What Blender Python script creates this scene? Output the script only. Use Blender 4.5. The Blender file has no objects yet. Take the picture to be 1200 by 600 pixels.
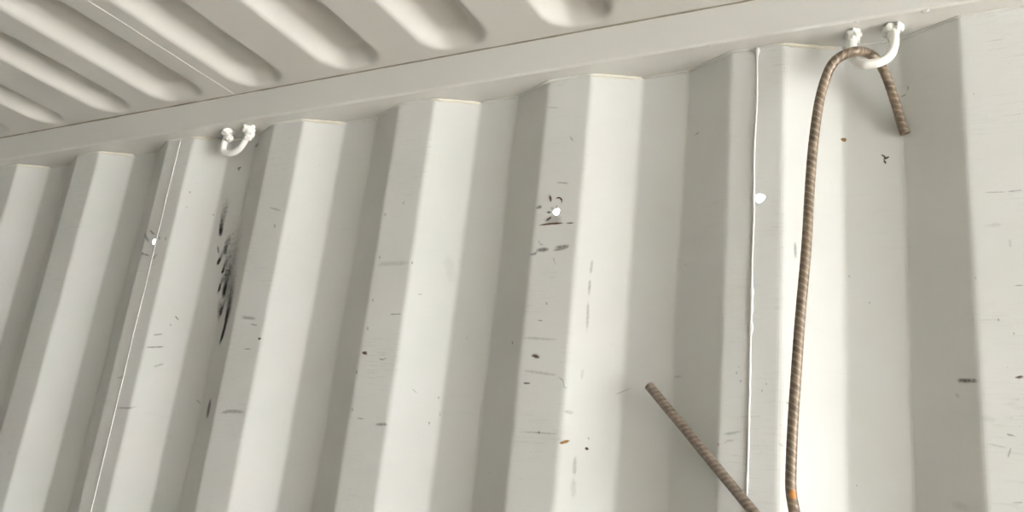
import bpy, bmesh, math, random
from mathutils import Vector, Matrix, noise

# ------------------------------------------------------------------ camera, sky, exposure
scene = bpy.context.scene
coll = scene.collection
RZ = 2.30                      # height of the rail's underside above the container floor

cam_data = bpy.data.cameras.new('camera')
cam_data.sensor_width = 36.0
cam_data.lens = 36.0 * 1004.8387 / 1200.0
cam_data.clip_start = 0.02
cam = bpy.data.objects.new('camera', cam_data)
coll.objects.link(cam)
right = Vector((0.88353139, 0.45640349, 0.1052052))
fwd = Vector((-0.46599821, 0.83400532, 0.29543323))
up = Vector((0.04709506, -0.31004997, 0.94955309))
m3 = Matrix((right, up, -fwd)).transposed()
cam.matrix_world = Matrix.Translation((-0.00785, -1.03568, RZ - 0.64754)) @ m3.to_4x4()
scene.camera = cam

world = bpy.data.worlds.new('overcast_sky')
scene.world = world
world.use_nodes = True
bg = world.node_tree.nodes['Background']
bg.inputs['Color'].default_value = (0.965, 1.0, 1.085, 1.0)
bg.inputs['Strength'].default_value = 1.0

sun = bpy.data.lights.new('sun', 'SUN')
sun.energy = 6.0
sun.angle = math.radians(0.6)
sun.color = (1.0, 0.975, 0.93)
so = bpy.data.objects.new('sun', sun)
coll.objects.link(so)
so.location = (6, -4, 8)
so.rotation_euler = Vector((0.22, -0.62, 0.75)).to_track_quat('Z', 'Y').to_euler()

DOOR_X = 3.95                  # open door end of the container
END_X = DOOR_X - 12.0
FAR_Y = -2.33                  # inner ridges of the opposite wall
CEIL = RZ + 0.0586

portal = bpy.data.lights.new('door_portal', 'AREA')
portal.shape = 'RECTANGLE'
portal.size = 2.3
portal.size_y = 2.25
portal.cycles.is_portal = True
po = bpy.data.objects.new('door_portal', portal)
coll.objects.link(po)
po.location = (DOOR_X + 0.02, FAR_Y / 2, 1.16)
po.rotation_euler = (0, math.radians(90), 0)

scene.view_settings.view_transform = 'Standard'
scene.view_settings.look = 'None'
scene.view_settings.exposure = 4.32
scene.view_settings.gamma = 1.0
scene.view_settings.use_curve_mapping = False
scene.cycles.max_bounces = 16
scene.cycles.diffuse_bounces = 12
scene.cycles.transparent_max_bounces = 16
scene.cycles.use_denoising = True

# ------------------------------------------------------------------ helpers
def new_obj(name, verts, faces, mat, parent=None, smooth=False, uvs=None):
    me = bpy.data.meshes.new(name)
    me.from_pydata(verts, [], faces)
    if uvs is not None:
        uvl = me.uv_layers.new(name='UVMap')
        for lp in me.loops:
            uvl.data[lp.index].uv = uvs[lp.vertex_index]
    me.materials.append(mat)
    if smooth:
        for p in me.polygons:
            p.use_smooth = True
    me.update()
    o = bpy.data.objects.new(name, me)
    coll.objects.link(o)
    if parent is not None:
        o.parent = parent
    return o

def empty(name, loc=(0, 0, 0), parent=None):
    o = bpy.data.objects.new(name, None)
    o.empty_display_size = 0.05
    o.location = loc
    coll.objects.link(o)
    o.parent = parent
    return o

def structure(o, label, cat):
    o['kind'] = 'structure'
    o['label'] = label
    o['category'] = cat
    return o

def box(name, lo, hi, mat, parent=None, bevel=0.0):
    bm = bmesh.new()
    bmesh.ops.create_cube(bm, size=1.0)
    for v in bm.verts:
        for i in range(3):
            v.co[i] = lo[i] + (v.co[i] + 0.5) * (hi[i] - lo[i])
    if bevel:
        bmesh.ops.bevel(bm, geom=bm.edges[:], offset=bevel, segments=3, affect='EDGES', profile=0.5)
    me = bpy.data.meshes.new(name)
    bm.to_mesh(me); bm.free()
    me.materials.append(mat)
    o = bpy.data.objects.new(name, me)
    coll.objects.link(o)
    o.parent = parent
    return o

def catmull(pts, step):
    pts = [Vector(p) for p in pts]
    P = [pts[0] * 2 - pts[1]] + pts + [pts[-1] * 2 - pts[-2]]
    out = []
    for i in range(1, len(P) - 2):
        a, b, c, d = P[i - 1], P[i], P[i + 1], P[i + 2]
        n = max(2, int((c - b).length / (step * 0.25)))
        for j in range(n):
            t = j / n
            out.append(0.5 * ((2 * b) + (c - a) * t + (2 * a - 5 * b + 4 * c - d) * t * t + (3 * b - a - 3 * c + d) * t ** 3))
    out.append(pts[-1])
    # even spacing
    res = [out[0]]; acc = 0.0
    for i in range(1, len(out)):
        seg = (out[i] - out[i - 1]).length
        while acc + seg >= step:
            t = (step - acc) / seg
            q = out[i - 1].lerp(out[i], t)
            res.append(q)
            out[i - 1] = q
            seg = (out[i] - q).length
            acc = 0.0
        acc += seg
    if (res[-1] - out[-1]).length > step * 0.3:
        res.append(out[-1])
    return res

def sweep(path, radius, n=12, cap=True):
    """tube along path; radius(i, s, theta) -> metres"""
    verts, faces = [], []
    t0 = (path[1] - path[0]).normalized()
    nrm = t0.orthogonal().normalized()
    s = 0.0
    for i, p in enumerate(path):
        a = path[max(i - 1, 0)]; b = path[min(i + 1, len(path) - 1)]
        t = (b - a).normalized()
        nrm = (nrm - t * nrm.dot(t)).normalized()
        bi = t.cross(nrm)
        if i:
            s += (p - path[i - 1]).length
        for j in range(n):
            th = 2 * math.pi * j / n
            r = radius(i, s, th)
            verts.append(p + (nrm * math.cos(th) + bi * math.sin(th)) * r)
    for i in range(len(path) - 1):
        for j in range(n):
            k = (j + 1) % n
            faces.append((i * n + j, i * n + k, (i + 1) * n + k, (i + 1) * n + j))
    if cap:
        faces.append(tuple(range(n - 1, -1, -1)))
        faces.append(tuple((len(path) - 1) * n + j for j in range(n)))
    return verts, faces

def smoothstep(a, b, x):
    t = min(1.0, max(0.0, (x - a) / (b - a)))
    return t * t * (3 - 2 * t)

# ------------------------------------------------------------------ materials
def material(name):
    m = bpy.data.materials.new(name)
    m.use_nodes = True
    nt = m.node_tree
    return m, nt, nt.nodes['Principled BSDF']

def mixcol(nt, fac, a, b, blend='MIX'):
    n = nt.nodes.new('ShaderNodeMix')
    n.data_type = 'RGBA'; n.blend_type = blend
    for key, v in ((0, fac), (6, a), (7, b)):
        if isinstance(v, (int, float)):
            n.inputs[key].default_value = v
        elif isinstance(v, tuple):
            n.inputs[key].default_value = (*v, 1.0)
        else:
            nt.links.new(v, n.inputs[key])
    return n.outputs[2]

def math_node(nt, op, a, b=None):
    n = nt.nodes.new('ShaderNodeMath'); n.operation = op
    for i, v in enumerate((a, b)):
        if v is None: continue
        if isinstance(v, (int, float)): n.inputs[i].default_value = v
        else: nt.links.new(v, n.inputs[i])
    return n.outputs[0]

def noise_node(nt, scale, detail=4.0, rough=0.55, vec=None, stretch=None):
    t = nt.nodes.new('ShaderNodeTexNoise')
    t.inputs['Scale'].default_value = scale
    t.inputs['Detail'].default_value = detail
    t.inputs['Roughness'].default_value = rough
    if vec is not None:
        if stretch:
            mp = nt.nodes.new('ShaderNodeMapping')
            mp.inputs['Scale'].default_value = stretch
            nt.links.new(vec, mp.inputs['Vector']); vec = mp.outputs['Vector']
        nt.links.new(vec, t.inputs['Vector'])
    return t.outputs['Fac']

def ramp(nt, fac, lo, hi):
    n = nt.nodes.new('ShaderNodeMapRange')
    n.inputs['From Min'].default_value = lo
    n.inputs['From Max'].default_value = hi
    nt.links.new(fac, n.inputs['Value'])
    return n.outputs['Result']

def paint_material(name, base, dirt, amount=0.5, rough=0.42, bump=0.05, wear=True, ridge=False):
    m, nt, b = material(name)
    pos = nt.nodes.new('ShaderNodeNewGeometry').outputs['Position']
    big = ramp(nt, noise_node(nt, 5.0, 5.0, 0.6, pos), 0.42, 0.72)
    c = mixcol(nt, math_node(nt, 'MULTIPLY', big, 0.35 * amount), base, dirt)
    if wear:
        # thin sideways rub marks left by cargo
        rub = ramp(nt, noise_node(nt, 1.0, 3.0, 0.7, pos, (9.0, 9.0, 120.0)), 0.60, 0.80)
        patch = ramp(nt, noise_node(nt, 7.0, 2.0, 0.5, pos), 0.5, 0.7)
        c = mixcol(nt, math_node(nt, 'MULTIPLY', math_node(nt, 'MULTIPLY', rub, patch), 0.35 * amount), c, tuple(x * 0.72 for x in dirt))
        tint = noise_node(nt, 9.0, 3.0, 0.6, pos)          # the coat is slightly pinker here, greener there
        c = mixcol(nt, math_node(nt, 'MULTIPLY', ramp(nt, tint, 0.52, 0.68), 0.5), c, (base[0] * 1.0, base[1] * 0.965, base[2] * 0.955))
        c = mixcol(nt, math_node(nt, 'MULTIPLY', ramp(nt, tint, 0.48, 0.32), 0.5), c, (base[0] * 0.965, base[1] * 0.985, base[2] * 0.94))
        if ridge:
            # ridges stand proud of the wall, so cargo has rubbed them: fine sideways scratches and bare specks
            sep = nt.nodes.new('ShaderNodeSeparateXYZ'); nt.links.new(pos, sep.inputs[0])
            prd = ramp(nt, sep.outputs[1], 0.004, 0.0005)
            scr = ramp(nt, noise_node(nt, 1.0, 4.0, 0.75, pos, (22.0, 1.0, 330.0)), 0.53, 0.66)
            pat = ramp(nt, noise_node(nt, 11.0, 3.0, 0.6, pos), 0.44, 0.62)
            c = mixcol(nt, math_node(nt, 'MULTIPLY', math_node(nt, 'MULTIPLY', math_node(nt, 'MULTIPLY', scr, pat), prd), 0.4), c, tuple(x * 0.72 for x in dirt))
            chip = ramp(nt, noise_node(nt, 210.0, 3.0, 0.7, pos), 0.64, 0.70)
            c = mixcol(nt, math_node(nt, 'MULTIPLY', math_node(nt, 'MULTIPLY', chip, pat), math_node(nt, 'MULTIPLY', prd, 0.5)), c, tuple(x * 0.5 for x in dirt))
        speck = ramp(nt, noise_node(nt, 130.0, 2.0, 0.5, pos), 0.76, 0.80)
        c = mixcol(nt, math_node(nt, 'MULTIPLY', speck, 0.3 * amount), c, tuple(x * 0.5 for x in dirt))
    nt.links.new(c, b.inputs['Base Color'])
    b.inputs['Roughness'].default_value = rough
    b.inputs['Specular IOR Level'].default_value = 0.35
    bp = nt.nodes.new('ShaderNodeBump')
    bp.inputs['Strength'].default_value = bump
    bp.inputs['Distance'].default_value = 0.004
    nt.links.new(noise_node(nt, 38.0, 3.0, 0.5, pos), bp.inputs['Height'])
    nt.links.new(bp.outputs['Normal'], b.inputs['Normal'])
    return m

PAINT = (0.567, 0.572, 0.553)
mat_wall = paint_material('wall_paint', PAINT, (0.462, 0.462, 0.430), 0.9, 0.62, ridge=True)
mat_ceil = paint_material('ceiling_paint', (0.532, 0.522, 0.489), (0.445, 0.433, 0.395), 0.5, 0.5, 0.08, wear=False)
mat_rail = paint_material('rail_paint', (0.567, 0.563, 0.532), (0.479, 0.468, 0.433), 0.5, 0.4, 0.05, wear=False)
mat_bead = paint_material('weld_paint', (0.565, 0.565, 0.54), (0.48, 0.475, 0.445), 0.5, 0.4, 0.05, wear=False)
mat_seal = paint_material('cream_sealant', (0.655, 0.625, 0.537), (0.515, 0.468, 0.363), 0.8, 0.5, 0.1, wear=False)
mat_gap = paint_material('stained_sealant', (0.261, 0.239, 0.183), (0.165, 0.144, 0.096), 1.2, 0.6, 0.1, wear=False)
mat_ring = paint_material('ring_paint', (0.740, 0.734, 0.701), (0.544, 0.522, 0.468), 0.7, 0.32, 0.08, wear=False)

def plywood():
    m, nt, b = material('plywood_floor')
    pos = nt.nodes.new('ShaderNodeNewGeometry').outputs['Position']
    g = noise_node(nt, 6.0, 6.0, 0.6, pos, (1.0, 14.0, 1.0))
    c = mixcol(nt, g, (0.20, 0.15, 0.10), (0.33, 0.26, 0.18))
    nt.links.new(c, b.inputs['Base Color'])
    b.inputs['Roughness'].default_value = 0.65
    return m
mat_floor = plywood()

def concrete():
    m, nt, b = material('yard_concrete')
    pos = nt.nodes.new('ShaderNodeNewGeometry').outputs['Position']
    c = mixcol(nt, noise_node(nt, 1.5, 8.0, 0.6, pos), (0.43, 0.425, 0.41), (0.56, 0.55, 0.53))
    nt.links.new(c, b.inputs['Base Color'])
    b.inputs['Roughness'].default_value = 0.85
    return m
mat_yard = concrete()

def rebar_material(name, dark, light, spot=None):
    m, nt, b = material(name)
    pos = nt.nodes.new('ShaderNodeNewGeometry').outputs['Position']
    f = ramp(nt, noise_node(nt, 90.0, 5.0, 0.65, pos), 0.35, 0.68)
    c = mixcol(nt, f, dark, light)
    at = nt.nodes.new('ShaderNodeAttribute'); at.attribute_name = 'rib'
    c = mixcol(nt, math_node(nt, 'MULTIPLY', at.outputs['Fac'], 0.6), c, (0.42, 0.36, 0.285))
    if spot:
        vm = nt.nodes.new('ShaderNodeVectorMath'); vm.operation = 'DISTANCE'
        nt.links.new(pos, vm.inputs[0]); vm.inputs[1].default_value = spot
        dist = math_node(nt, 'ADD', vm.outputs['Value'], math_node(nt, 'MULTIPLY', math_node(nt, 'SUBTRACT', noise_node(nt, 160.0, 3.0, 0.6, pos), 0.5), 0.010))
        c = mixcol(nt, ramp(nt, dist, 0.0065, 0.0025), c, (0.42, 0.17, 0.03))
    nt.links.new(c, b.inputs['Base Color'])
    b.inputs['Metallic'].default_value = 0.25
    b.inputs['Roughness'].default_value = 0.42
    bp = nt.nodes.new('ShaderNodeBump')
    bp.inputs['Strength'].default_value = 0.25
    bp.inputs['Distance'].default_value = 0.001
    nt.links.new(noise_node(nt, 400.0, 3.0, 0.6, pos), bp.inputs['Height'])
    nt.links.new(bp.outputs['Normal'], b.inputs['Normal'])
    return m

def stain_material(name, col, alpha, soft, thr, nscale, amp=1.6, feather=False):
    """dirt or rust lying on the paint, ragged at the rim; u runs along the mark, v across it"""
    m, nt, b = material(name)
    tc = nt.nodes.new('ShaderNodeTexCoord')
    pos = nt.nodes.new('ShaderNodeNewGeometry').outputs['Position']
    sx = nt.nodes.new('ShaderNodeSeparateXYZ')
    nt.links.new(tc.outputs['UV'], sx.inputs[0])
    u, v = sx.outputs[0], sx.outputs[1]
    v2 = math_node(nt, 'MULTIPLY', v, v)
    u2 = math_node(nt, 'POWER', math_node(nt, 'ABSOLUTE', u), 4.0)
    body = math_node(nt, 'SUBTRACT', 1.0, math_node(nt, 'ADD', v2, u2))
    if feather:      # smoky: fades out towards its start, dense at its tip
        body = math_node(nt, 'MULTIPLY', math_node(nt, 'SUBTRACT', 1.0, math_node(nt, 'POWER', math_node(nt, 'ABSOLUTE', v), 1.4)),
                         math_node(nt, 'MULTIPLY', ramp(nt, u, -1.0, 0.75), ramp(nt, u, 1.0, 0.8)))
    n = noise_node(nt, nscale, 4.0, 0.7, pos)
    f = math_node(nt, 'ADD', body, math_node(nt, 'MULTIPLY', math_node(nt, 'SUBTRACT', n, 0.5), amp))
    f = ramp(nt, f, thr, thr + soft)
    f = math_node(nt, 'MULTIPLY', f, math_node(nt, 'MULTIPLY', nt.nodes.new('ShaderNodeObjectInfo').outputs['Alpha'], alpha))
    nt.links.new(f, b.inputs['Alpha'])
    b.inputs['Base Color'].default_value = (*col, 1.0)
    b.inputs['Roughness'].default_value = 0.7
    b.inputs['Specular IOR Level'].default_value = 0.15
    return m

# ------------------------------------------------------------------ corrugated sheet profile
PER, WI, WS, DEP = 0.278, 0.070646, 0.06914, 0.032943      # period, ridge width, slope run, depth
SL = math.hypot(WS, DEP)
WO = PER - WI - 2 * WS
PU = WI + WO + 2 * SL
CORN = 0.0045                                              # length taken up by each rounded bend

def profile_corners(k):
    x = k * PER
    return [(x, 0.0), (x + WI, 0.0), (x + WI + WS, DEP), (x + PER - WS, DEP)]

def sheet_profile(xa, xb):
    """(x, depth) points of the bent sheet between xa and xb, bends rounded"""
    pts = []
    k0 = math.floor(xa / PER) - 1
    k1 = math.ceil(xb / PER) + 1
    cs = [c for k in range(k0, k1 + 1) for c in profile_corners(k)]
    for i in range(1, len(cs) - 1):
        a, b, c = (Vector(q) for q in cs[i - 1:i + 2])
        p0 = b + (a - b).normalized() * CORN
        p1 = b + (c - b).normalized() * CORN
        for t in (0.0, 0.33, 0.67, 1.0):
            pts.append(p0 * (1 - t) ** 2 + b * 2 * t * (1 - t) + p1 * t * t)
    def at(x):
        for q, r in zip(pts, pts[1:]):
            if q.x <= x <= r.x:
                t = (x - q.x) / (r.x - q.x)
                return Vector((x, q.y + t * (r.y - q.y)))
    inner = [q for q in pts if xa + 1e-4 < q.x < xb - 1e-4]
    return [at(xa)] + inner + [at(xb)]

def unrolled(U, off=0.0):
    """point at arc length U along the sheet, lifted off towards the room"""
    k = math.floor(U / PU); s = U - k * PU; x = k * PER
    c, sn = WS / SL, DEP / SL
    if s < WI:
        return x + s, -off
    s -= WI
    if s < SL:
        return x + WI + s * c + sn * off, s * sn - c * off
    s -= SL
    if s < WO:
        return x + WI + WS + s, DEP - off
    s -= WO
    return x + WI + WS + WO + s * c - sn * off, DEP - s * sn - c * off

THICK = 0.002
def sheet_panel(xa, xb, z0, z1, place, parent, holes=(), mat=None):
    """one pressed sheet; holes are (x, z, radius) on ridges; place maps (x, depth, z) to the room"""
    prof = sheet_profile(xa, xb)
    rows = [z0, z1]
    for hx, hz, hr in holes:
        rows += [hz - 0.02, hz + 0.02]
    rows.sort()
    verts, faces, index = [], [], {}
    def vert(x, d, z):
        key = (round(x, 6), round(d, 6), round(z, 6))
        if key not in index:
            index[key] = len(verts)
            verts.append(place(x, d, z))
        return index[key]
    for q, r in zip(prof, prof[1:]):
        for za, zb in zip(rows, rows[1:]):
            hit = [h for h in holes if q.x < h[0] < r.x and za < h[1] < zb]
            if not hit:
                faces.append((vert(q.x, q.y, za), vert(r.x, r.y, za), vert(r.x, r.y, zb), vert(q.x, q.y, zb)))
                continue
            hx, hz, hr = hit[0]
            rng = random.Random(int(abs(hx) * 1000))
            n = 28
            angs = [2 * math.pi * j / n for j in range(n)]
            for cx, cz in ((q.x, za), (r.x, za), (r.x, zb), (q.x, zb)):     # let a spoke run into each corner
                a = math.atan2(cz - hz, cx - hx) % (2 * math.pi)
                j = min(range(n), key=lambda i: abs((angs[i] - a + math.pi) % (2 * math.pi) - math.pi))
                angs[j] = a
            ring, rim = [], []
            for a in angs:
                ca, sa = math.cos(a), math.sin(a)
                tx = ((r.x - hx) / ca if ca > 1e-9 else (q.x - hx) / ca if ca < -1e-9 else 1e9)
                tz = ((zb - hz) / sa if sa > 1e-9 else (za - hz) / sa if sa < -1e-9 else 1e9)
                t = min(tx, tz)
                rim.append(vert(hx + ca * t, 0.0, hz + sa * t))
                rr = hr * (1 + 0.08 * math.sin(3 * a + hx * 50) + rng.uniform(-0.03, 0.03))
                ring.append(vert(hx + ca * rr, 0.0, hz + sa * rr))
            for j in range(n):
                k = (j + 1) % n
                f = (rim[j], rim[k], ring[k], ring[j])
                faces.append(f if len(set(f)) == 4 else tuple(dict.fromkeys(f)))
    o = new_obj('panel', verts, faces, mat or mat_wall, parent)
    bm = bmesh.new(); bm.from_mesh(o.data)
    bmesh.ops.recalc_face_normals(bm, faces=bm.faces[:])
    # every normal looks into the room
    want = Vector(place(0, -1, 0)) - Vector(place(0, 0, 0))
    if sum(f.normal.dot(want) * f.calc_area() for f in bm.faces) < 0:
        bmesh.ops.reverse_faces(bm, faces=bm.faces[:])
    bm.to_mesh(o.data); bm.free()
    md = o.modifiers.new('sheet_thickness', 'SOLIDIFY')
    md.thickness = THICK; md.offset = -1.0
    return o

def weld_line(p0, p1, normal, parent, r=0.0022, seed=0, blobs=(), mat=None, name='weld_seam'):
    """uneven bead of weld painted over, half sunk in the sheet"""
    p0, p1, normal = Vector(p0), Vector(p1), Vector(normal)
    d = p1 - p0; n = max(2, int(d.length / 0.005))
    side = d.normalized().cross(normal)
    path = []
    for i in range(n + 1):
        q = p0 + d * (i / n)
        w = noise.noise(Vector((i * 0.06, seed, 0.3))) * 0.0018 + noise.noise(Vector((i * 0.5, seed, 7.3))) * 0.0004
        path.append(q + side * w)
    def rad(i, s, th):
        v = r * (1 + 0.35 * noise.noise(Vector((i * 0.35, seed + 3.1, 0))))
        for bs, br in blobs:
            v += br * math.exp(-((s - bs) / 0.006) ** 2)
        return v
    v, f = sweep(path, rad, 8)
    return new_obj(name, v, f, mat or mat_bead, parent, smooth=True)

# ------------------------------------------------------------------ the wall in view
SEAMS = [-0.2429 + 1.112 * n for n in range(-7, 4)]
wall = structure(empty('wall_back', (-1.4, 0.0, 0.16)), 'off-white corrugated steel side wall of the container', 'wall')
WALL_OFF = Vector(wall.location)
def place_back(x, d, z):
    return (x - WALL_OFF.x, d - WALL_OFF.y, z - WALL_OFF.z)
HOLES = [(-0.5221, RZ - 0.2168, 0.0052), (-0.2350, RZ - 0.2199, 0.0062), (-1.3606, RZ - 0.2134, 0.0055)]
edges = [END_X] + SEAMS + [DOOR_X]
panels = []
for xa, xb in zip(edges, edges[1:]):
    hs = [h for h in HOLES if xa < h[0] < xb]
    panels.append((xa, xb, sheet_panel(xa, xb, 0.16, RZ + 0.004, place_back, wall, hs)))
for i, x in enumerate(SEAMS):
    blobs = ()
    if i == 7:
        blobs = [(RZ - 0.39 - 0.16, 0.002), (RZ - 0.365 - 0.16, 0.0015), (RZ - 0.345 - 0.16, 0.0018), (RZ - 0.004 - 0.16, 0.003)]
    weld_line(place_back(x, -0.0008, 0.16), place_back(x, -0.0008, RZ - 0.002), (0, -1, 0), wall, r=0.0014 if i == 7 else 0.0009, seed=i, blobs=blobs)

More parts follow.
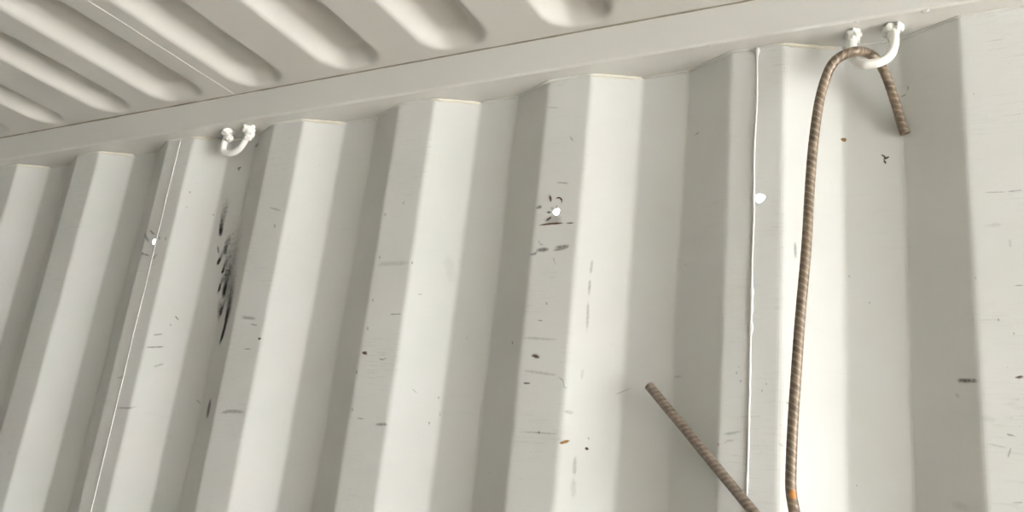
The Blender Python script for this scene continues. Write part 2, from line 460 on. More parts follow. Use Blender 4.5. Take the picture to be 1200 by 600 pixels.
# marks on the paint: arc length along the sheet and height below the rail, metres
MARKS = [
    ('soot', 0.0763, 0.42, [(-1.2557, -0.1315), (-1.2415, -0.2417), (-1.1996, -0.366)]),
    ('soot', 0.0553, 0.35, [(-1.2525, -0.1907), (-1.2474, -0.2698), (-1.2484, -0.3129)]),
    ('soot', 0.0258, 1, [(-1.2947, -0.1161), (-1.2962, -0.1504), (-1.2962, -0.1777), (-1.2932, -0.1998)]),
    ('soot', 0.0209, 0.75, [(-1.2612, -0.1901), (-1.2717, -0.2145), (-1.2695, -0.2377)]),
    ('soot', 0.0186, 0.8, [(-1.2653, -0.2065), (-1.277, -0.234), (-1.284, -0.2551)]),
    ('soot', 0.0183, 0.8, [(-1.2554, -0.2269), (-1.2631, -0.2528), (-1.2668, -0.2738)]),
    ('soot', 0.0159, 0.9, [(-1.2548, -0.2597), (-1.2638, -0.2884), (-1.2664, -0.3092)]),
    ('soot', 0.0294, 1, [(-1.2465, -0.2407), (-1.2511, -0.2808), (-1.2509, -0.3192)]),
    ('soot', 0.0319, 0.9, [(-1.2298, -0.2998), (-1.2433, -0.3294), (-1.2482, -0.3507)]),
    ('grey', 0.0131, 0.5, [(-1.2589, -0.3206), (-1.2498, -0.3601)]),
    ('soot', 0.0388, 1, [(-1.2229, -0.2739), (-1.2173, -0.3174), (-1.211, -0.3723), (-1.2202, -0.4077)]),
    ('dark', 0.0146, 1, [(-1.217, -0.3439), (-1.2127, -0.3766), (-1.2175, -0.4049)]),
    ('dark', 0.0062, 0.9, [(-1.2945, -0.2182), (-1.2858, -0.2336)]),
    ('dark', 0.0104, 1, [(-1.2941, -0.1795), (-1.2924, -0.1965)]),
    ('dark', 0.0093, 1, [(-1.2802, -0.2454), (-1.2833, -0.2535)]),
    ('dark', 0.008, 1, [(-1.2653, -0.2641), (-1.2667, -0.2705)]),
    ('dark', 0.0067, 0.9, [(-1.2656, -0.2932), (-1.2652, -0.306)]),
    ('dark', 0.0065, 0.9, [(-1.2526, -0.3016), (-1.2512, -0.3144)]),
    ('dark', 0.0097, 0.9, [(-1.2491, -0.3366), (-1.249, -0.3445)]),
    ('dark', 0.0176, 1, [(-1.2077, -0.5031), (-1.2041, -0.5333)]),
    ('grey', 0.0031, 0.5, [(-1.2647, -0.5017), (-1.251, -0.5094)]),
    ('dark', 0.0035, 0.6, [(-1.3768, -0.1134), (-1.3757, -0.1172)]),
    ('dark', 0.0027, 0.6, [(-1.3758, -0.1441), (-1.3748, -0.1472)]),
    ('dark', 0.0034, 0.6, [(-1.3222, -0.1543), (-1.321, -0.158)]),
    ('dark', 0.0033, 0.6, [(-1.3554, -0.3708), (-1.3543, -0.3742)]),
    ('dark', 0.0059, 0.6, [(-1.4234, -0.2049), (-1.4214, -0.2096)]),
    ('dark', 0.0059, 0.6, [(-1.4051, -0.2077), (-1.4031, -0.2124)]),
    ('dark', 0.006, 0.6, [(-1.4608, -0.2336), (-1.4588, -0.2383)]),
    ('dark', 0.005, 0.6, [(-1.1213, -0.2004), (-1.1198, -0.2048)]),
    ('dark', 0.0035, 0.6, [(-0.839, -0.1798), (-0.8381, -0.1832)]),
    ('dark', 0.0043, 0.6, [(-0.8716, -0.1969), (-0.8706, -0.2009)]),
    ('dark', 0.0042, 0.6, [(-0.8693, -0.2694), (-0.8683, -0.2732)]),
    ('dark', 0.0028, 0.6, [(-0.8059, -0.2812), (-0.8052, -0.2843)]),
    ('dark', 0.0033, 0.6, [(-0.5533, -0.3517), (-0.5526, -0.355)]),
    ('dark', 0.0032, 0.6, [(-0.7468, -0.5209), (-0.7461, -0.5242)]),
    ('dark', 0.0027, 0.6, [(-0.7327, -0.5074), (-0.7321, -0.5101)]),
    ('dark', 0.0027, 0.6, [(-0.738, -0.4829), (-0.7373, -0.4857)]),
    ('dark', 0.0029, 0.6, [(-0.5594, -0.2095), (-0.5588, -0.2125)]),
    ('dark', 0.0029, 0.6, [(-0.552, -0.2081), (-0.5515, -0.2111)]),
    ('dark', 0.0035, 0.6, [(-0.5635, -0.2158), (-0.5628, -0.2194)]),
    ('dark', 0.0032, 0.6, [(-0.5459, -0.5286), (-0.5453, -0.5316)]),
    ('dark', 0.0043, 0.6, [(-0.6068, -0.4059), (-0.6059, -0.4087)]),
    ('dark', 0.0022, 0.6, [(-0.2736, -0.4451), (-0.2734, -0.4474)]),
    ('dark', 0.0022, 0.6, [(-0.2682, -0.4554), (-0.268, -0.4577)]),
    ('dark', 0.0023, 0.6, [(-0.2925, -0.5319), (-0.2922, -0.5341)]),
    ('dark', 0.0021, 0.6, [(-0.2428, -0.4661), (-0.2425, -0.4684)]),
    ('dark', 0.0017, 0.6, [(-0.2379, -0.4581), (-0.2377, -0.4599)]),
    ('dark', 0.0018, 0.6, [(-0.1407, -0.3176), (-0.1405, -0.3198)]),
    ('dark', 0.0018, 0.6, [(-0.1181, -0.3516), (-0.1179, -0.3537)]),
    ('dark', 0.0016, 0.6, [(-0.1351, -0.5656), (-0.1349, -0.5673)]),
    ('dark', 0.0021, 0.6, [(0.0216, -0.3825), (0.0216, -0.3851)]),
    ('dark', 0.002, 0.6, [(0.0351, -0.3977), (0.0351, -0.4002)]),
    ('dark', 0.0021, 0.6, [(0.0019, -0.3344), (0.002, -0.3371)]),
    ('dark', 0.0024, 0.6, [(-0.4781, -0.5316), (-0.4777, -0.534)]),
    ('dark', 0.0051, 0.6, [(-0.8785, -0.4527), (-0.8775, -0.4563)]),
    ('dark', 0.004, 0.6, [(-0.8752, -0.5097), (-0.8742, -0.5131)]),
    ('dark', 0.0041, 0.6, [(-0.8706, -0.3847), (-0.8696, -0.3884)]),
    ('dark', 0.0035, 0.6, [(-0.8693, -0.34), (-0.8684, -0.3432)]),
    ('dark', 0.0017, 0.6, [(-0.2707, -0.438), (-0.2705, -0.4398)]),
    ('dark', 0.0015, 0.6, [(0.0111, -0.1073), (0.0111, -0.1094)]),
    ('dark', 0.003, 0.9, [(-1.3511, -0.3546), (-1.3423, -0.3617)]),
    ('dark', 0.0029, 0.8, [(-1.3819, -0.3937), (-1.3652, -0.3901)]),
    ('dark', 0.0032, 0.8, [(-1.3922, -0.4175), (-1.3736, -0.4153), (-1.3553, -0.4124)]),
    ('dark', 0.0042, 0.8, [(-1.457, -0.1888), (-1.438, -0.1995)]),
    ('dark', 0.0072, 0.75, [(-1.4724, -0.1927), (-1.4586, -0.2051), (-1.4484, -0.2143)]),
    ('grey', 0.0048, 0.6, [(-1.46, -0.2359), (-1.4367, -0.2422)]),
    ('dark', 0.005, 0.7, [(-1.4315, -0.2255), (-1.4307, -0.2357)]),
    ('grey', 0.0074, 0.5, [(-1.4189, -0.2397), (-1.4273, -0.2494)]),
    ('grey', 0.0073, 0.4, [(-1.1557, -0.3636), (-1.1213, -0.3686)]),
    ('dark', 0.0023, 0.8, [(-1.1306, -0.3773), (-1.1146, -0.3796)]),
    ('rust', 0.0045, 1, [(-1.1069, -0.4022), (-1.1021, -0.4022)]),
    ('dark', 0.0025, 0.7, [(-1.1348, -0.4196), (-1.1194, -0.42)]),
    ('grey', 0.0072, 0.5, [(-1.1593, -0.5268), (-1.1373, -0.5232), (-1.1052, -0.5233)]),
    ('grey', 0.0048, 0.5, [(-1.4275, -0.5274), (-1.3942, -0.5262), (-1.3812, -0.5219)]),
    ('grey', 0.0052, 0.4, [(-1.4467, -0.4741), (-1.4268, -0.4722)]),
    ('grey', 0.0048, 0.4, [(-1.3685, -0.4506), (-1.3499, -0.4425)]),
    ('grey', 0.0046, 0.4, [(-1.1437, -0.1659), (-1.1119, -0.1748)]),
    ('rust', 0.0058, 1, [(-0.8719, -0.4241), (-0.8643, -0.426)]),
    ('grey', 0.0033, 0.6, [(-0.8405, -0.4331), (-0.8338, -0.435), (-0.8263, -0.4329)]),
    ('grey', 0.0056, 0.65, [(-0.8284, -0.531), (-0.8066, -0.5306)]),
    ('dark', 0.0023, 0.75, [(-0.8339, -0.3648), (-0.8102, -0.3645)]),
    ('dark', 0.0022, 0.5, [(-0.7908, -0.3319), (-0.783, -0.3309)]),
    ('grey', 0.0025, 0.6, [(-0.8644, -0.5237), (-0.85, -0.5244)]),
    ('grey', 0.0087, 0.25, [(-0.8751, -0.2828), (-0.807, -0.2829)]),
    ('grey', 0.0025, 0.4, [(-0.7798, -0.4747), (-0.7699, -0.4813)]),
    ('rust', 0.0043, 1, [(-0.565, -0.1899), (-0.5618, -0.2002)]),
    ('rust', 0.0032, 1, [(-0.5545, -0.1968), (-0.5499, -0.1956), (-0.5452, -0.1989), (-0.5443, -0.2049)]),
    ('dark', 0.0063, 0.9, [(-0.5835, -0.2084), (-0.5773, -0.2076)]),
    ('rust', 0.0032, 0.95, [(-0.5591, -0.2254), (-0.5661, -0.2295)]),
    ('rust', 0.0035, 1, [(-0.5784, -0.2363), (-0.5594, -0.2353), (-0.5373, -0.2354)]),
    ('rust', 0.0024, 0.8, [(-0.5353, -0.2359), (-0.522, -0.2362)]),
    ('rust', 0.0147, 0.3, [(-0.5683, -0.2287), (-0.5439, -0.2291)]),
    ('dark', 0.0027, 0.8, [(-0.5674, -0.2172), (-0.5599, -0.2175)]),
    ('grey', 0.0079, 0.85, [(-0.577, -0.2747), (-0.5576, -0.2736)]),
    ('grey', 0.0059, 0.8, [(-0.5491, -0.2713), (-0.5255, -0.27)]),
    ('grey', 0.0053, 0.75, [(-0.5513, -0.2758), (-0.5278, -0.2731)]),
    ('grey', 0.0054, 0.7, [(-0.586, -0.2802), (-0.5766, -0.2788)]),
    ('grey', 0.0025, 0.6, [(-0.5754, -0.2582), (-0.5726, -0.2648), (-0.567, -0.2664)]),
    ('grey', 0.0033, 0.6, [(-0.5564, -0.1713), (-0.5357, -0.1746)]),
    ('grey', 0.002, 0.5, [(-0.5504, -0.2852), (-0.5452, -0.2968)]),
    ('dark', 0.0024, 0.7, [(-0.5646, -0.3773), (-0.5567, -0.378)]),
    ('rust', 0.0058, 0.9, [(-0.5672, -0.4267), (-0.5565, -0.429)]),
    ('dark', 0.0029, 0.9, [(-0.5772, -0.4652), (-0.5668, -0.4655)]),
    ('dark', 0.0018, 0.7, [(-0.5257, -0.4554), (-0.5183, -0.4604), (-0.515, -0.4695), (-0.5099, -0.4695)]),
    ('grey', 0.0022, 0.4, [(-0.5775, -0.5308), (-0.5457, -0.5304), (-0.5158, -0.5312)]),
    ('grey', 0.0048, 0.3, [(-0.5858, -0.4021), (-0.5294, -0.4046)]),
    ('grey', 0.0046, 0.3, [(-0.5806, -0.4476), (-0.5246, -0.4537)]),
    ('orange', 0.0039, 1, [(-0.5147, -0.5427), (-0.5093, -0.5408), (-0.5028, -0.5383)]),
    ('rust', 0.004, 1, [(-0.4806, -0.5452), (-0.478, -0.5465)]),
    ('grey', 0.0047, 0.4, [(-0.4922, -0.2885), (-0.4928, -0.3109)]),
    ('grey', 0.0041, 0.5, [(-0.493, -0.3158), (-0.4927, -0.3414)]),
    ('grey', 0.0046, 0.4, [(-0.4928, -0.3475), (-0.4912, -0.3904)]),
    ('grey', 0.0066, 0.35, [(-0.4934, -0.5574), (-0.4927, -0.58)]),
    ('grey', 0.0067, 0.3, [(-0.5128, -0.5009), (-0.5003, -0.5019)]),
    ('grey', 0.0045, 0.2, [(-0.4928, -0.442), (-0.4934, -0.4559)]),
    ('grey', 0.0015, 0.6, [(-0.4474, -0.4723), (-0.4364, -0.4668), (-0.4248, -0.462)]),
    ('grey', 0.0087, 0.2, [(-0.4934, -0.5843), (-0.4912, -0.6107)]),
    ('grey', 0.004, 0.4, [(-0.2867, -0.5206), (-0.2656, -0.5166)]),
    ('grey', 0.004, 0.3, [(-0.2844, -0.5286), (-0.2744, -0.527)]),
    ('grey', 0.003, 0.4, [(-0.2222, -0.5282), (-0.2183, -0.5307)]),
    ('grey', 0.0026, 0.6, [(-0.215, -0.4791), (-0.211, -0.4817)]),
    ('grey', 0.0042, 0.5, [(-0.2061, -0.2778), (-0.2054, -0.3023)]),
    ('grey', 0.0034, 0.3, [(-0.3687, -0.4468), (-0.3542, -0.4467)]),
    ('orange', 0.0054, 1, [(-0.1477, -0.1344), (-0.1435, -0.1357)]),
    ('rust', 0.0024, 1, [(-0.101, -0.1609), (-0.0971, -0.1642), (-0.0977, -0.1676)]),
    ('rust', 0.003, 1, [(-0.0982, -0.167), (-0.0927, -0.165)]),
    ('rust', 0.0026, 1, [(-0.0984, -0.1687), (-0.0963, -0.173)]),
    ('dark', 0.002, 0.9, [(-0.0765, -0.0832), (-0.0725, -0.0829), (-0.0697, -0.0821)]),
    ('dark', 0.0016, 0.85, [(-0.0684, -0.0777), (-0.0666, -0.0747), (-0.0676, -0.0713)]),
    ('grey', 0.006, 0.9, [(-0.0254, -0.4482), (-0.013, -0.4495), (-0.0013, -0.4507)]),
    ('grey', 0.0037, 0.35, [(-0.0256, -0.4627), (-0.0221, -0.4675)]),
    ('grey', 0.0021, 0.4, [(0.0144, -0.2348), (0.0379, -0.2359)]),
    ('dark', 0.0021, 0.6, [(0.0379, -0.2359), (0.0537, -0.2352)]),
    ('dark', 0.0019, 0.6, [(0.0389, -0.3458), (0.0473, -0.3456)]),
    ('rust', 0.0036, 0.9, [(0.0338, -0.4467), (0.0412, -0.4455)]),
    ('grey', 0.0027, 0.6, [(0.0226, -0.5061), (0.0287, -0.5076)]),
    ('grey', 0.0022, 0.5, [(0.0257, -0.5191), (0.022, -0.5305)]),
    ('grey', 0.002, 0.35, [(0.0027, -0.5164), (0.0218, -0.5201)]),
    ('grey', 0.0017, 0.5, [(0.0232, -0.5747), (0.0323, -0.5739)]),
    ('grey', 0.0061, 0.2, [(0.0149, -0.2752), (0.0316, -0.2743)]),
    ('grey', 0.0081, 0.15, [(0.0, -0.4903), (0.0118, -0.4916)]),
    ('grey', 0.0041, 0.25, [(0.0372, -0.2917), (0.0375, -0.3017)]),
    ('dark', 0.0055, 0.9, [(-1.2849, -0.0638), (-1.2774, -0.0628)]),
    ('dark', 0.0092, 0.7, [(-1.2504, -0.0207), (-1.2368, -0.0218)]),
    ('dark', 0.0035, 0.7, [(-1.283, -0.0666), (-1.2795, -0.0675)]),
    ('grey', 0.0039, 0.5, [(-0.3438, -0.1058), (-0.3514, -0.1073)]),
    ('grey', 0.0031, 0.5, [(-0.5414, -0.0994), (-0.5351, -0.1085)]),
    ('grey', 0.0029, 0.4, [(-0.5859, -0.0456), (-0.5642, -0.0494)]),
    ('grey', 0.0183, 0.12, [(-0.7519, -0.2665), (-0.7401, -0.3067)]),
    ('grey', 0.0089, 0.15, [(-0.0356, -0.5792), (-0.0181, -0.5835)]),
]

STAINS = {
    'soot': ('soot_mark', stain_material('soot_stain', (0.035, 0.028, 0.023), 0.92, 0.95, 0.08, 150.0, 1.0, True)),
    'dark': ('scuff_mark', stain_material('dark_scuff', (0.06, 0.05, 0.042), 0.85, 0.9, 0.1, 300.0, 1.8)),
    'grey': ('scuff_mark', stain_material('grey_rub', (0.175, 0.16, 0.142), 1.0, 1.0, 0.12, 240.0, 2.0)),
    'rust': ('rust_mark', stain_material('brown_rust', (0.12, 0.066, 0.034), 0.95, 0.8, 0.1, 300.0, 1.8)),
    'orange': ('rust_mark', stain_material('orange_rust', (0.30, 0.17, 0.05), 0.95, 0.7, 0.05, 300.0, 1.6)),
}
STAIN_LABEL = {'soot': 'black smoky soot streak', 'dark': 'small dark scuff on the paint', 'grey': 'faint grey rub mark',
               'rust': 'brown rust spot through the paint', 'orange': 'orange rust spot through the paint'}
def stain(kind, width, alpha, pts, idx):
    name, mat = STAINS[kind]
    path = catmull([(u, z, 0) for u, z in pts], max(0.0012, width * 0.3))
    if len(path) < 3:
        a, b = Vector((*pts[0], 0)), Vector((*pts[-1], 0))
        path = [a, (a + b) / 2, b]
    ext = min(width * 0.35, 0.004)
    path[0] = path[0] + (path[0] - path[1]).normalized() * ext
    path[-1] = path[-1] + (path[-1] - path[-2]).normalized() * ext
    verts, faces, uvs = [], [], []
    n = len(path); m = 6
    off = 0.00035 + (idx % 9) * 0.00006
    for i, q in enumerate(path):
        t = (path[min(i + 1, n - 1)] - path[max(i - 1, 0)]).normalized()
        side = Vector((-t.y, t.x, 0))
        for j in range(m + 1):
            v = -1 + 2 * j / m
            tip = 1.0 if kind != 'soot' else 0.30 + 0.70 * (1 - i / (n - 1)) ** 0.8
            w = q + side * (v * width * 0.55 * tip)
            x, d = unrolled(w.x, off)
            verts.append(place_back(x, d, RZ + w.y))
            uvs.append((-1 + 2 * i / (n - 1), v))
    for i in range(n - 1):
        for j in range(m):
            a = i * (m + 1) + j
            faces.append((a, a + 1, a + m + 2, a + m + 1))
    xm = unrolled(path[n // 2].x)[0]
    par = next(p for xa, xb, p in panels if xa <= xm <= xb)
    o = new_obj(name, verts, faces, mat, par, uvs=uvs)
    o.color = (1, 1, 1, alpha * (0.8 if kind in ('dark', 'grey') else 1.0))
    o['label'] = STAIN_LABEL[kind]
    return o
for i, (kind, width, alpha, pts) in enumerate(MARKS):
    stain(kind, width, alpha, pts, i)

# ------------------------------------------------------------------ top side rail
def rail(name, y0, sgn, label):
    # cross-section, inner face at y0; sgn = +1 when outside is +y
    sec = [(0.0, 0.0586), (0.0, 0.004), (0.0004, 0.0022), (0.0014, 0.0008), (0.003, 0.0), (0.066, 0.0), (0.066, 0.0586)]
    verts, faces = [], []
    xs = [END_X + (DOOR_X - END_X) * i / 60 for i in range(61)]
    for x in xs:
        for a, z in sec:
            verts.append((x, y0 + sgn * a, RZ + z))
    n = len(sec)
    for i in range(len(xs) - 1):
        for j in range(n):
            k = (j + 1) % n
            f = (i * n + j, i * n + k, (i + 1) * n + k, (i + 1) * n + j)
            faces.append(f if sgn > 0 else f[::-1])
    o = new_obj(name, verts, faces, mat_rail)
    return structure(o, label, 'rail')
RAIL_Y = -0.02766
rail_back = rail('trim_1', RAIL_Y, 1, 'off-white square steel rail between corrugated wall and ceiling')
# paint-filled corner where the sheet meets the rail, and the cream sealant smeared over the slopes that face the door
for xa, xb in zip(edges, edges[1:]):
    prof = sheet_profile(xa, xb)
    path = catmull([(q.x, q.y - 0.0006, RZ - 0.0006) for q in prof], 0.006)
    v, f = sweep(path, lambda i, s, th: 0.0021 * (1 + 0.3 * noise.noise(Vector((i * 0.4, xa, 1.7)))), 8)
    new_obj('paint_fillet', v, f, mat_rail, rail_back, smooth=True)
for k in range(-34, 11):
    (xb_, yb_), (xc_, yc_) = profile_corners(k)[1:3]
    if not END_X < xb_ < xc_ < DOOR_X: continue
    e = Vector((xc_ - xb_, yc_ - yb_, 0))
    path = [Vector((xb_, yb_ - 0.0012, RZ - 0.0022)) + e * (t / 16) for t in range(-1, 17)]
    v, f = sweep(path, lambda i, s, th: 0.0024 * min(1.0, 0.25 + min(i, 17 - i) * 0.25) * (1 + 0.45 * noise.noise(Vector((i * 0.7, k * 1.9, 1.7)))), 8)
    new_obj('sealant_bead', v, f, mat_seal, rail_back, smooth=True)
# stained joint between rail and roof sheet
def rad_joint(i, s, th):
    return 0.0014 * (1 + 0.5 * noise.noise(Vector((i * 0.25, 4.2, 0))))
v, f = sweep([Vector((END_X + (DOOR_X - END_X) * i / 1500, RAIL_Y - 0.0003, CEIL - 0.0006)) for i in range(1501)], rad_joint, 6)
new_obj('joint_sealant', v, f, mat_gap, rail_back, smooth=True)
# paint lumps along the rail's lower edge
for i, (x, r) in enumerate([(-0.035, 0.0032), (-0.72, 0.0022), (-0.115, 0.002), (-0.30, 0.0016)]):
    bm = bmesh.new(); bmesh.ops.create_icosphere(bm, subdivisions=2, radius=r)
    for q in bm.verts:
        q.co += q.co.normalized() * noise.noise(q.co * 500 + Vector((i, 0, 0))) * r * 0.4
        q.co.x *= 1.7
        q.co += Vector((x, RAIL_Y + 0.004, RZ + 0.0003))
    me = bpy.data.meshes.new('paint_drip'); bm.to_mesh(me); bm.free(); me.materials.append(mat_rail)
    o = bpy.data.objects.new('paint_drip', me); coll.objects.link(o); o.parent = rail_back

# ------------------------------------------------------------------ ceiling of pressed roof sheets
ceiling = structure(empty('ceiling', (-1.4, -1.15, CEIL)), 'off-white steel ceiling pressed with rounded parallel grooves', 'ceiling')
CO = Vector(ceiling.location)
Y0, Y1 = RAIL_Y + 0.002, FAR_Y - RAIL_Y - 0.002
GROOVES_A = [(0.035, 0.115), (0.245, 0.117), (0.448, 0.118), (0.663, 0.110), (0.872, 0.110)]     # left edge from the seam, width
GROOVES_B = [(0.09, 0.112), (0.295, 0.110), (0.505, 0.088), (0.698, 0.101), (0.870, 0.127)]
GDEP, GROUND = 0.025, 0.046
def roof_panel(xa, xb, base, grooves):
    xs = sorted(set([xa, xb] + [round(base + g + w * t / 22, 5) for g, w in grooves for t in range(-1, 24)]))
    xs = [x for x in xs if xa <= x <= xb]
    ys = [Y0 + (Y1 - Y0) * 0]
    near = [0.004 * i for i in range(1, 30)]
    ys += [Y0 - t for t in near] + [Y0 - 0.12 - (abs(Y1 - Y0) - 0.24) * i / 12 for i in range(0, 13)] + [Y1 + t for t in reversed(near)] + [Y1]
    ya, yb = -0.040, FAR_Y + 0.040
    verts, faces = [], []
    for y in ys:
        for x in xs:
            h = 0.0
            for g, w in grooves:
                cx, hw = base + g + w / 2, w / 2
                qx = abs(x - cx) - (hw - GROUND); qy = abs(y - (ya + yb) / 2) - (abs(yb - ya) / 2 - GROUND)
                sd = math.hypot(max(qx, 0), max(qy, 0)) + min(max(qx, qy), 0) - GROUND
                if sd < 0:
                    t = min(1.0, -sd / 0.031)
                    h += GDEP * (t * t * (3 - 2 * t) * 0.6 + math.sin(t * math.pi / 2) * 0.4)
            verts.append((x - CO.x, y - CO.y, h))
    n = len(xs)
    for i in range(len(ys) - 1):
        for j in range(n - 1):
            faces.append((i * n + j, i * n + j + 1, (i + 1) * n + j + 1, (i + 1) * n + j))
    o = new_obj('panel', verts, faces, mat_ceil, ceiling, smooth=True)
    md = o.modifiers.new('sheet_thickness', 'SOLIDIFY'); md.thickness = THICK; md.offset = -1.0; md.use_rim = False
    return o
roof_seams = [-1.2 + 1.045 * n for n in range(-7, 5)]
redges = [END_X] + [s for s in roof_seams if END_X + 0.01 < s < DOOR_X - 0.01] + [DOOR_X]
for xa, xb in zip(redges, redges[1:]):
    base = min(roof_seams, key=lambda s: abs(s - xa))
    if xb - base > 0.9 and xa < base - 0.02: base = xa
    gs = GROOVES_B if abs(xb + 1.2) < 0.01 else GROOVES_A
    gs = [(g, w) for g, w in gs if xa < base + g - 0.01 and base + g + w + 0.01 < xb]
    roof_panel(xa, xb, base, gs)
for i, s in enumerate(redges[1:-1]):
    weld_line((s - CO.x, Y0 - CO.y, 0.0004), (s - CO.x, Y1 - CO.y, 0.0004), (0, 0, -1), ceiling, r=0.0012, seed=20 + i)

# ------------------------------------------------------------------ rest of the container
wall_f = structure(empty('wall_front', (-1.4, FAR_Y, 0.16)), 'opposite corrugated side wall of the container', 'wall')
for xa, xb in zip(edges, edges[1:]):
    sheet_panel(xa, xb, 0.16, RZ + 0.004, lambda x, d, z: (x + 1.4, -d, z - 0.16), wall_f)
rail('trim_2', FAR_Y - RAIL_Y, -1, 'off-white square steel rail above the opposite wall')
wall_l = structure(empty('wall_left', (END_X, FAR_Y / 2, 0.16)), 'corrugated closed end wall of the container', 'wall')
sheet_panel(FAR_Y - 0.03, 0.03, 0.16, CEIL, lambda x, d, z: (-d, x - FAR_Y / 2, z - 0.16), wall_l)
for nm, ya, yb in (('trim_3', -0.02, 0.04), ('trim_4', FAR_Y - 0.04, FAR_Y + 0.02)):
    structure(box(nm, (END_X, ya, 0.0), (DOOR_X, yb, 0.16), mat_rail, None, 0.003), 'steel bottom side rail along the foot of the corrugated wall', 'rail')
floor = structure(empty('floor', (DOOR_X - 6.0, FAR_Y / 2, 0.0)), 'brown plywood floor of the container', 'floor')
nb = 10
for i in range(nb):
    xa = END_X + 12.0 * i / nb; xb = END_X + 12.0 * (i + 1) / nb
    o = box('plywood_sheet', (xa + 0.001 - floor.location.x, FAR_Y + 0.021 - floor.location.y, -0.028), (xb - 0.001 - floor.location.x, -0.021 - floor.location.y, 0.0), mat_floor, floor)
frame = structure(empty('door_1', (DOOR_X, FAR_Y / 2, 0.0)), 'open door frame at the loading end', 'door')
for nm, lo, hi in (('corner_post', (0.0, 1.145, -0.03), (0.11, 1.25, 2.45)), ('corner_post', (0.0, -1.25, -0.03), (0.11, -1.145, 2.45)),
                   ('door_header', (0.0, -1.145, 2.30), (0.11, 1.145, 2.45)), ('door_sill', (0.0, -1.145, -0.15), (0.11, 1.145, -0.003))):
    box(nm, lo, hi, mat_rail, frame, 0.004)
ground = new_obj('ground', [(-60, -60, -0.18), (60, -60, -0.18), (60, 60, -0.18), (-60, 60, -0.18)], [(0, 1, 2, 3)], mat_yard)
structure(ground, 'pale concrete yard outside the container', 'ground')

# ------------------------------------------------------------------ lashing rings
def blob(name, c, r, seed, parent, squash=(1, 1, 1)):
    bm = bmesh.new(); bmesh.ops.create_icosphere(bm, subdivisions=4, radius=1.0)
    for v in bm.verts:
        n = v.co.normalized()
        k = 1 + 0.42 * noise.noise(n * 1.6 + Vector((seed * 3.7, 0, 0))) + 0.22 * noise.noise(n * 4.2 + Vector((0, seed * 2.3, 0)))
        v.co = Vector(c) + Vector((n.x * squash[0], n.y * squash[1], n.z * squash[2])) * r * k
    me = bpy.data.meshes.new(name); bm.to_mesh(me); bm.free()
    for p in me.polygons: p.use_smooth = True
    me.materials.append(mat_ring)
    o = bpy.data.objects.new(name, me); coll.objects.link(o); o.parent = parent
    return o

def lashing_ring(loc, half, bottom, skew, seed, label, blobs, rad=0.0058):
    """U of round bar welded under the rail; loc is midway between the legs on the rail's underside"""
    t = empty('lashing_ring', loc)
    t['label'] = label; t['category'] = 'lashing ring'; t['group'] = 'lashing rings under the rail'
    by, bz = bottom
    pts = []
    prof = [(-1.0, 0.06), (-1.03, 0.35), (-1.0, 0.60), (-0.82, 0.84), (-0.45, 0.97), (0.0, 1.0), (0.45, 0.97), (0.82, 0.84), (1.0, 0.60), (1.03, 0.35), (1.0, 0.06)]
    for u, w in prof:
        pts.append((u * half + skew * w, by * w, bz * w))
    path = catmull(pts, 0.002)
    v, f = sweep(path, lambda i, s, th: rad * (1 + 0.06 * noise.noise(Vector((i * 0.15, seed, 0)))), 14)
    new_obj('ring_bar', v, f, mat_ring, t, smooth=True)
    for c, r, sq in blobs:
        blob('weld_bead', c, r, seed + c[0] * 100, t, sq)
    return t
lashing_ring((-0.0975, 0.000, RZ), 0.0245, (-0.033, -0.068), 0.001, 1.0, 'white lashing ring that the bent rebar hangs from',
             [((-0.0235, -0.002, -0.006), 0.0095, (1, 1.1, 1.25)), ((-0.0245, -0.008, -0.019), 0.0075, (0.9, 1, 1.2)),
              ((0.0205, -0.002, -0.006), 0.0085, (1, 1.1, 1.1)), ((0.030, -0.006, -0.0065), 0.0062, (0.9, 1.2, 1.3)), ((0.0235, -0.007, -0.0185), 0.0068, (0.9, 1, 1.3))])
lashing_ring((-1.195, -0.003, RZ), 0.0265, (0.008, -0.045), -0.020, 5.0, 'empty white lashing ring above the black soot streaks',
             [((-0.0285, 0.0, -0.005), 0.010, (1.15, 1.1, 1.0)), ((-0.024, 0.0, -0.016), 0.0078, (1, 1, 1.1)),
              ((0.0245, 0.0, -0.005), 0.011, (1.1, 1.0, 1.0)), ((0.028, 0.0, -0.017), 0.008, (1, 1, 1.15))])

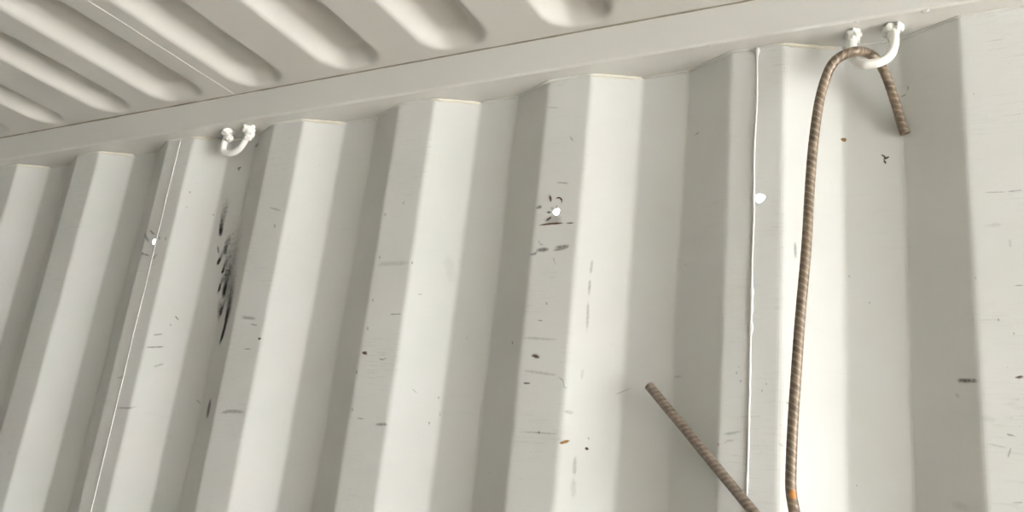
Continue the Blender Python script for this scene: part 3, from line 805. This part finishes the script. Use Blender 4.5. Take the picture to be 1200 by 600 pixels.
# ------------------------------------------------------------------ reinforcing bars
def rebar(name, pts, r, mat, label, phase=0.0, pitch=0.0082, height=0.09):
    path = catmull(pts, 0.0011)
    
    def rib(i, s, th):
        # two rows of slanted crescent ribs and two lengthwise ribs
        half = (th / math.pi) % 1.0
        side = 0 if th < math.pi else 1
        ph = (s / pitch + half * 1.1 + side * 0.5 + phase) % 1.0
        pulse = max(0.0, 1 - abs(ph - 0.5) / 0.17)
        cres = math.sin(half * math.pi) ** 0.6
        return smoothstep(0.0, 0.8, pulse) * cres
    def rad(i, s, th):
        lon = math.exp(-(min(th % math.pi, math.pi - th % math.pi) / 0.22) ** 2)
        return r * (1.0 - height * 0.8 + height * max(rib(i, s, th), 0.75 * lon))
    N = 20
    v, f = sweep(path, rad, N)
    o = new_obj(name, v, f, mat, None, smooth=True)
    at = o.data.attributes.new('rib', 'FLOAT', 'POINT')
    s = 0.0
    for i in range(len(path)):
        if i: s += (path[i] - path[i - 1]).length
        for j in range(N):
            at.data[i * N + j].value = rib(i, s, 2 * math.pi * j / N)
    for p in o.data.polygons[-2:]:
        p.use_smooth = False
    o['label'] = label; o['category'] = 'rebar'; o['group'] = 'rusty rebar rods'
    return o

HOOK = [
    (-0.0657, 0.0262, RZ -0.1386),
    (-0.0702, 0.0225, RZ -0.1199),
    (-0.0759, 0.0160, RZ -0.0940),
    (-0.0842, 0.0060, RZ -0.0644),
    (-0.0913, 0.0005, RZ -0.0481),
    (-0.0999, -0.0120, RZ -0.0427),
    (-0.1080, -0.0300, RZ -0.0474),
    (-0.1153, -0.0445, RZ -0.0545),
    (-0.1259, -0.0470, RZ -0.0582),
    (-0.1377, -0.0480, RZ -0.0663),
    (-0.1468, -0.0470, RZ -0.0832),
    (-0.1560, -0.0460, RZ -0.1188),
    (-0.1632, -0.0440, RZ -0.1744),
    (-0.1672, -0.0430, RZ -0.2295),
    (-0.1705, -0.0450, RZ -0.3055),
    (-0.1763, -0.0480, RZ -0.3885),
    (-0.1800, -0.0510, RZ -0.4580),
    (-0.1826, -0.0540, RZ -0.5152),
    (-0.1837, -0.0560, RZ -0.5612),
    (-0.1833, -0.0570, RZ -0.5835),
    (-0.1795, -0.0580, RZ -0.6052),
    (-0.1675, -0.0600, RZ -0.6652),
    (-0.1595, -0.0620, RZ -0.8052),
    (-0.1545, -0.0620, RZ -1.0552),
    (-0.1595, -0.0600, RZ -1.2052),
]
rebar('bent_rebar', HOOK, 0.0062, rebar_material('rusty_rebar_hook', (0.100, 0.073, 0.048), (0.235, 0.176, 0.122), (-0.1800, -0.0630, RZ -0.5881)), 'long brown ribbed rebar hooked over the white lashing ring')
LEAN = [(-0.3725, 0.0120, RZ -0.4623), (0.5244, -0.1930, RZ -1.3782), (1.4213, -0.3980, RZ -2.2940)]
rebar('straight_rebar', LEAN, 0.0064, rebar_material('rusty_rebar_rod', (0.135, 0.105, 0.08), (0.28, 0.225, 0.178)), 'straight brown rebar leaning against the corrugated wall, free end up', 0.3, 0.0065, 0.07)
